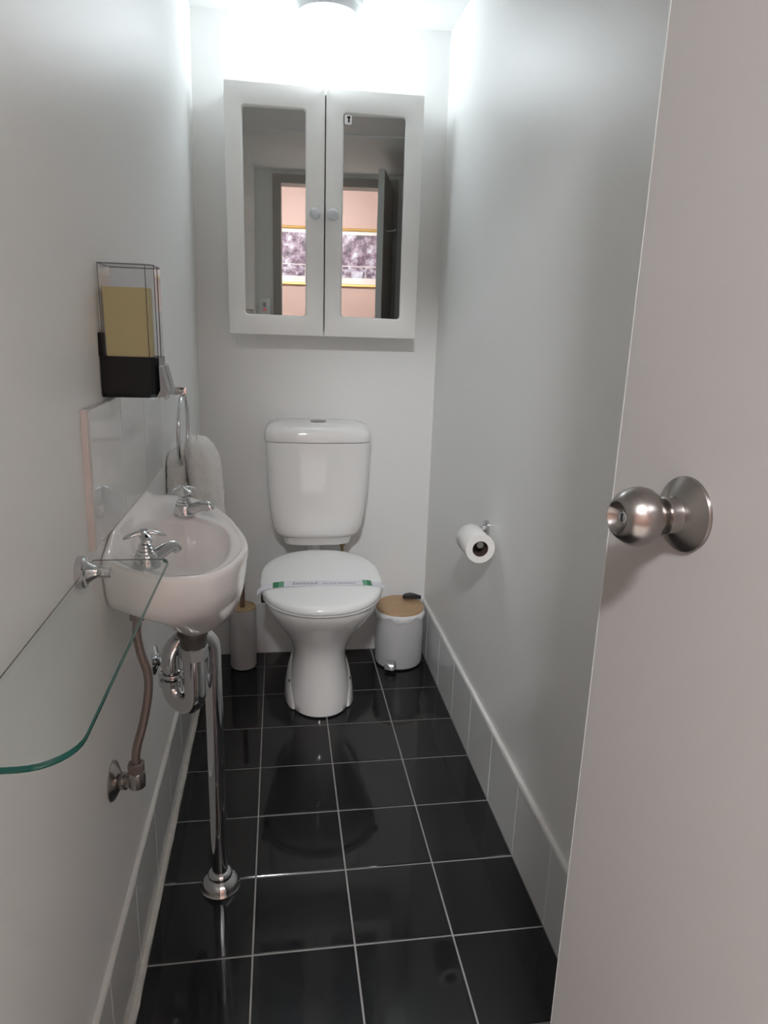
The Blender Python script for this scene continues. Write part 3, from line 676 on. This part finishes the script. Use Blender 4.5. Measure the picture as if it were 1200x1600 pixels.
obj('floor_flange', lathe([(0.042, 0.0), (0.043, 0.002), (0.0405, 0.006), (0.039, 0.014), (0.035, 0.021), (0.028, 0.025), (0.0255, 0.027), (0.0265, 0.032), (0.0245, 0.038), (0.0205, 0.041), (0.0175, 0.042)], (D.x, D.y, 0), (0, 0, 1), 40), 'chrome', ws, True, 35)
# wall bracket holding the trap
WZ = 0.488; wr = V(XW(WZ), -0.90, WZ)
obj('wall_rosette', lathe([(0.033, 0), (0.033, 0.002), (0.028, 0.005), (0.015, 0.009), (0.013, 0.012)], wr, (1, 0, 0), 36), 'chrome', ws, True, 30)
bm = bmesh.new(); add_tube(bm, [wr+V(.005, 0, 0), wr+V(0.025, -0.02, 0.006), V(U.x, U.y, WZ+0.04)], 0.0115, 16)
add_tube(bm, [V(U.x+0.0225*math.cos(a), U.y+0.0225*math.sin(a), WZ+0.052) for a in [2*PI*i/24 for i in range(24)]], 0.003, 8, closed=True)
obj('wall_bracket', bm, 'chrome', ws)

# ================================================================== WATER SUPPLY
VZ = 0.475; vw = V(XW(VZ), -1.305, VZ)
sv = thing('water_supply', 'brown flexible water hose from the wall elbow to the basin underside', 'hose', vw)
obj('wall_rosette', lathe([(0.033, 0), (0.033, 0.002), (0.030, 0.006), (0.017, 0.012), (0.014, 0.014)], vw, (1, 0, 0), 36), 'chrome_dull', sv, True, 30)
bm = bmesh.new(); EL = V(-0.172, -1.322, 0.487)
add_tube(bm, [vw+V(.008, 0, 0), vw+V(0.03, -0.010, 0.006), EL], 0.0115, 18); add_lathe(bm, [(0.014, -0.003), (0.0142, 0), (0.0142, 0.004), (0.0118, 0.005)], vw+V(.02, -.006, .003), (1, -.3, .2), 18)
add_lathe(bm, [(0.010, -0.014), (0.013, -0.012), (0.0138, 0.0), (0.013, 0.014), (0.011, 0.016)], EL, (0, 0, 1), 20)
obj('elbow', bm, 'chrome_dull', sv, True, 40)
hp = [EL+V(0, 0, 0.022), V(-0.170, -1.320, 0.540), V(-0.158, -1.312, 0.585), V(-0.150, -1.305, 0.628), V(-0.1495, -1.30, 0.662), V(-0.159, -1.296, 0.697), V(-0.164, -1.292, 0.728), V(-0.162, -1.288, 0.752)]
obj('flexible_hose', tube(catmull(hp, 8), 0.0068, 18), 'hose', sv)
obj('hose_nut', lathe([(0.011, 0.0), (0.0135, 0.002), (0.0135, 0.018), (0.010, 0.020)], EL+V(0, 0, 0.012), (0, 0, 1), 6), 'hose', sv, False)
obj('hose_nut', lathe([(0.010, 0.0), (0.0125, 0.002), (0.0125, 0.016), (0.012, 0.02), (0.012, 0.055)], hp[-1]+V(0, 0, -0.002), (0, 0, 1), 6), 'hose', sv, False)

# ================================================================== GLASS SHELF
SZ = 0.868; SX0, SX1, SY0, SY1 = -0.204, -0.0985, -1.848, -1.352
sh = thing('glass_shelf', 'clear glass wall shelf with green edge in the left foreground', 'shelf', (XW(SZ), -1.6, SZ))
def shelf_outline(off=0.0):
    pts = []
    for cx_, cy_, r, a0 in ((SX1-0.02, SY1-0.02, 0.02, 0), (SX0+0.004, SY1-0.004, 0.004, PI/2), (SX0+0.004, SY0+0.004, 0.004, PI), (SX1-0.04, SY0+0.04, 0.04, 3*PI/2)):
        for i in range(9):
            a = a0+PI/2*i/8; pts.append((cx_+(r+off)*math.cos(a), cy_+(r+off)*math.sin(a)))
    return pts
o_ = shelf_outline(-0.0006)
obj('glass_plate', loft([[(x, y, SZ) for x, y in o_], [(x, y, SZ+0.0055) for x, y in o_]]), 'glass_shelf', sh, False)
bm = bmesh.new(); oi = shelf_outline(-0.0003); oo = shelf_outline(0.0006)
path_ = list(range(22, 36)) + [0, 1, 2, 3, 4, 5]          # near end and room side, up to the far corner
def edge_ring(k):
    f = 1.0 if k < len(path_)-6 else 1.0-0.13*(k-len(path_)+6)
    a, b = oi[path_[k]], oo[path_[k]]
    return [(a[0], a[1], SZ-0.0002), (b[0], b[1], SZ+0.001), (b[0], b[1], SZ+0.001+0.0037*f), (a[0], a[1], SZ+0.0058)]
quadstrip(bm, [edge_ring(k) for k in range(len(path_))]); obj('green_edge', bm, 'shelf_edge', sh, True, 60)
add_ = [(x, y, SZ+0.003) for x, y in shelf_outline(0.0)[5:22]]
obj('far_edge', tube(add_, 0.0007, 6), 'acrylic_edge', sh)
for yy in (-1.405, -1.822):
    o = V(XW(SZ), yy, SZ+0.004)
    b_ = obj('bracket', lathe([(0.0225, 0), (0.0225, 0.009), (0.0205, 0.0115), (0.016, 0.013), (0.0095, 0.022), (0.008, 0.026), (0.008, 0.041), (0.007, 0.042)], o, (1, 0, 0), 32), 'chrome', sh, True, 30)

# ================================================================== SOAP DISPENSER
DY0, DY1 = -1.222, -1.142; DXF = -0.1235; Z0, Z1, Z2 = 1.089, 1.150, 1.284
sd = thing('soap_dispenser', 'clear and black wall soap dispenser filled with yellow liquid soap', 'soap dispenser', (XW(1.18), -1.18, Z0))
CH = 0.011
obj('wall_plate', bx(XW(1.1)-0.002, -0.2018, -1.205, -1.155, 1.10, 1.27), 'cabinet_white', sd, False)
def dsp(xf, y0, y1, ch, z, xw=None):
    x0 = -0.2065 if xw is None else xw
    return [(x0, y0, z), (xf-ch, y0, z), (xf, y0+ch, z), (xf, y1-ch, z), (xf-ch, y1, z), (x0, y1, z)]
bs = obj('black_base', loft([dsp(DXF-0.004, DY0+0.004, DY1-0.004, CH, Z0), dsp(DXF+0.001, DY0, DY1, CH, Z0+0.006), dsp(DXF+0.001, DY0, DY1, CH, Z1)]), 'black_gloss', sd, False)
obj('back_bracket', loft([[(-0.2075, y, z) for y, z in ((DY0-0.001, Z1), (DY1+0.001, Z1), (DY1+0.001, Z1+0.035), (DY0-0.001, Z1+0.035))], [(-0.2012, y, z) for y, z in ((DY0-0.001, Z1), (DY1+0.001, Z1), (DY1+0.001, Z1+0.035), (DY0-0.001, Z1+0.035))]]), 'black_gloss', sd, False)
bm = bmesh.new()
ym_ = (DY0+DY1)/2
for (a, b) in ((DY0+CH*0.4, ym_-0.004), (ym_+0.004, DY1-CH*0.4)):
    quadstrip(bm, [[(DXF+0.0015, a, Z1-0.012), (DXF+0.0015, b, Z1-0.012), (DXF+0.005, b, Z1-0.014), (DXF+0.005, a, Z1-0.014)], [(DXF+0.002, a, Z0+0.012), (DXF+0.002, b, Z0+0.012), (DXF+0.014, b, Z0+0.010), (DXF+0.014, a, Z0+0.010)], [(DXF-0.004, a, Z0+0.001), (DXF-0.004, b, Z0+0.001), (DXF+0.007, b, Z0+0.001), (DXF+0.007, a, Z0+0.001)]])
obj('push_lever', bm, 'silver_plastic', sd, False)
ct = obj('clear_tank', loft([dsp(DXF, DY0+0.001, DY1-0.001, CH, Z1, -0.2015), dsp(DXF, DY0+0.001, DY1-0.001, CH, Z2, -0.2015)]), 'acrylic', sd, False)
bm = bmesh.new()
for z in (Z2,):
    ol = dsp(DXF, DY0+0.001, DY1-0.001, CH, z, -0.2015); add_tube(bm, ol, 0.0009, 6, closed=True)
for i in range(6):
    a = dsp(DXF, DY0+0.001, DY1-0.001, CH, Z1, -0.2015)[i]; b = dsp(DXF, DY0+0.001, DY1-0.001, CH, Z2, -0.2015)[i]
    if i in (0, 1, 2, 4): add_tube(bm, [a, b], 0.0006, 6)
add_tube(bm, [(DXF, ym_, Z1), (DXF, ym_, Z2)], 0.0008, 6)
obj('tank_edges', bm, 'acrylic_edge', ct)
obj('liquid_soap', loft([dsp(DXF-0.008, DY0+0.004, ym_-0.003, 0.003, Z1+0.001, -0.1965), dsp(DXF-0.008, DY0+0.004, ym_-0.003, 0.003, 1.2515, -0.1975)]), 'soap', sd, False)

# ================================================================== TOWEL RING AND TOWEL
RYC = -0.60; RXC = -0.172; RZT = 1.036
tg = thing('towel_ring', 'chrome towel ring on the wall beyond the soap dispenser', 'towel ring', (XW(1.04), RYC, 1.04))
obj('mount', bx(XW(1.045)-0.001, -0.160, RYC-0.009, RYC+0.009, 1.036, 1.054, 0.0015), 'chrome', tg, True, 30)
obj('wall_plate', bx(XW(1.045)-0.001, XW(1.045)+0.006, RYC-0.02, RYC+0.02, 1.025, 1.065, 0.0015), 'chrome', tg, True, 30)
RR = 0.087
obj('ring', tube([V(RXC + 0.003*math.cos(a), RYC + RR*math.sin(a), RZT - RR + RR*math.cos(a)) for a in [2*PI*i/48 for i in range(48)]], 0.0052, 12, closed=True), 'chrome', tg, True, 60)
from mathutils import noise as mnoise
bm = bmesh.new()
def lobe(cs, seed, n=84):
    rings = []; p3 = catmull([c[:3] for c in cs], 7); q3 = catmull([(c[3], c[4], 0) for c in cs], 7)
    for k, (p, q) in enumerate(zip(p3, q3)):
        ring = []; x, y, z = p; hx, hy = max(q.x, 0.001), max(q.y, 0.001); kk = k/7
        for i in range(n):
            t = 2*PI*i/n
            wob = 1 + 0.05*math.sin(3*t+seed+kk*.25) + 0.035*math.sin(7*t+seed*2+kk*.4)
            v = Vector((x+hx*wob*math.cos(t), y+hy*wob*math.sin(t), z + 0.003*math.sin(5*t+seed)))
            d = Vector((math.cos(t), math.sin(t), 0.3)); a = min(1, hx/0.02)
            v += d*a*(0.0035*mnoise.noise(v*45+Vector((seed, 0, 0))) + 0.0022*mnoise.noise(v*150) + 0.0012*mnoise.noise(v*380))
            ring.append((max(v.x, XW(z)+0.002), v.y, v.z))
        rings.append(ring)
    quadstrip(bm, rings)
lobe([(-0.140, RYC, 0.934, 0.004, 0.012), (-0.141, RYC, 0.931, 0.018, 0.035), (-0.139, RYC, 0.920, 0.028, 0.052), (-0.134, RYC, 0.900, 0.036, 0.062), (-0.128, RYC, 0.870, 0.040, 0.068), (-0.125, RYC, 0.83, 0.041, 0.070), (-0.123, RYC, 0.79, 0.0415, 0.071), (-0.121, RYC, 0.74, 0.042, 0.072), (-0.121, RYC, 0.695, 0.042, 0.072), (-0.121, RYC, 0.69, 0.038, 0.068)], 0.6)
lobe([(-0.176, RYC, 0.912, 0.003, 0.012), (-0.180, RYC, 0.908, 0.010, 0.035), (-0.186, RYC, 0.895, 0.018, 0.050), (-0.190, RYC, 0.875, 0.024, 0.060), (-0.190, RYC, 0.84, 0.027, 0.066), (-0.190, RYC, 0.79, 0.028, 0.068), (-0.190, RYC, 0.74, 0.028, 0.07), (-0.190, RYC, 0.70, 0.028, 0.07), (-0.190, RYC, 0.695, 0.025, 0.066)], 2.1)
tag(obj('hand_towel', bm, 'towel', None, True, 80), 'white terry hand towel hanging in the chrome ring behind the basin', 'towel')

# ================================================================== LIGHT SWITCH (seen in the mirror)
sw = thing('light_switch', 'white wall switch with red light beside the doorway', 'switch', (-0.150, YF, 1.33))
obj('plate', bx(-0.186, -0.116, YF, YF+0.008, 1.27, 1.385, 0.002), 'plastic_white', sw)
obj('rocker', bx(-0.160, -0.142, YF+0.008, YF+0.012, 1.335, 1.36, 0.001), 'silver_plastic', sw)
obj('indicator', lathe([(0.006, 0), (0.006, 0.003), (0.003, 0.005)], (-0.150, YF+0.008, 1.318), (0, 1, 0), 14), 'red_light', sw)

# ================================================================== HALL PICTURE (seen in the mirror)
def picture(x0, x1, z0, z1, label):
    pc_ = thing('framed_picture', label, 'picture', ((x0+x1)/2, YH, z0))
    fw_ = 0.024; yf = YH+0.022
    def rg(i, y): return [(x0+i, y, z0+i), (x1-i, y, z0+i), (x1-i, y, z1-i), (x0+i, y, z1-i)]
    bm = bmesh.new(); quadstrip(bm, [rg(0, YH), rg(0, yf-0.006), rg(0.006, yf), rg(fw_-0.008, yf-0.003), rg(fw_, yf-0.010), rg(fw_, YH)], False, False)
    obj('frame', bm, 'gold', pc_, True, 40)
    obj('mount', bx(x0+fw_, x1-fw_, YH+0.001, YH+0.004, z0+fw_, z1-fw_), 'mount_card', pc_, False)
    iz1 = z1-fw_-0.03; iz0 = z0+fw_+0.055
    mid = iz0+(iz1-iz0)*0.27
    obj('print', bx(x0+fw_+0.04, x1-fw_-0.04, YH+0.004, YH+0.005, mid+0.004, iz1), 'print_a', pc_, False)
    nx = 5; ww = (x1-x0-2*fw_-0.08)/nx
    for i in range(nx):
        a = x0+fw_+0.04+i*ww
        obj('print', bx(a+0.003, a+ww-0.003, YH+0.004, YH+0.005, iz0, mid-0.004), 'print_b', pc_, False)
    obj('glass', bx(x0+fw_, x1-fw_, YH+0.0085, YH+0.0105, z0+fw_, z1-fw_), 'picture_glass', pc_, False)
picture(-0.55, 0.95, 1.60, 2.10, 'wide framed print with gold frame on the pink hall wall')
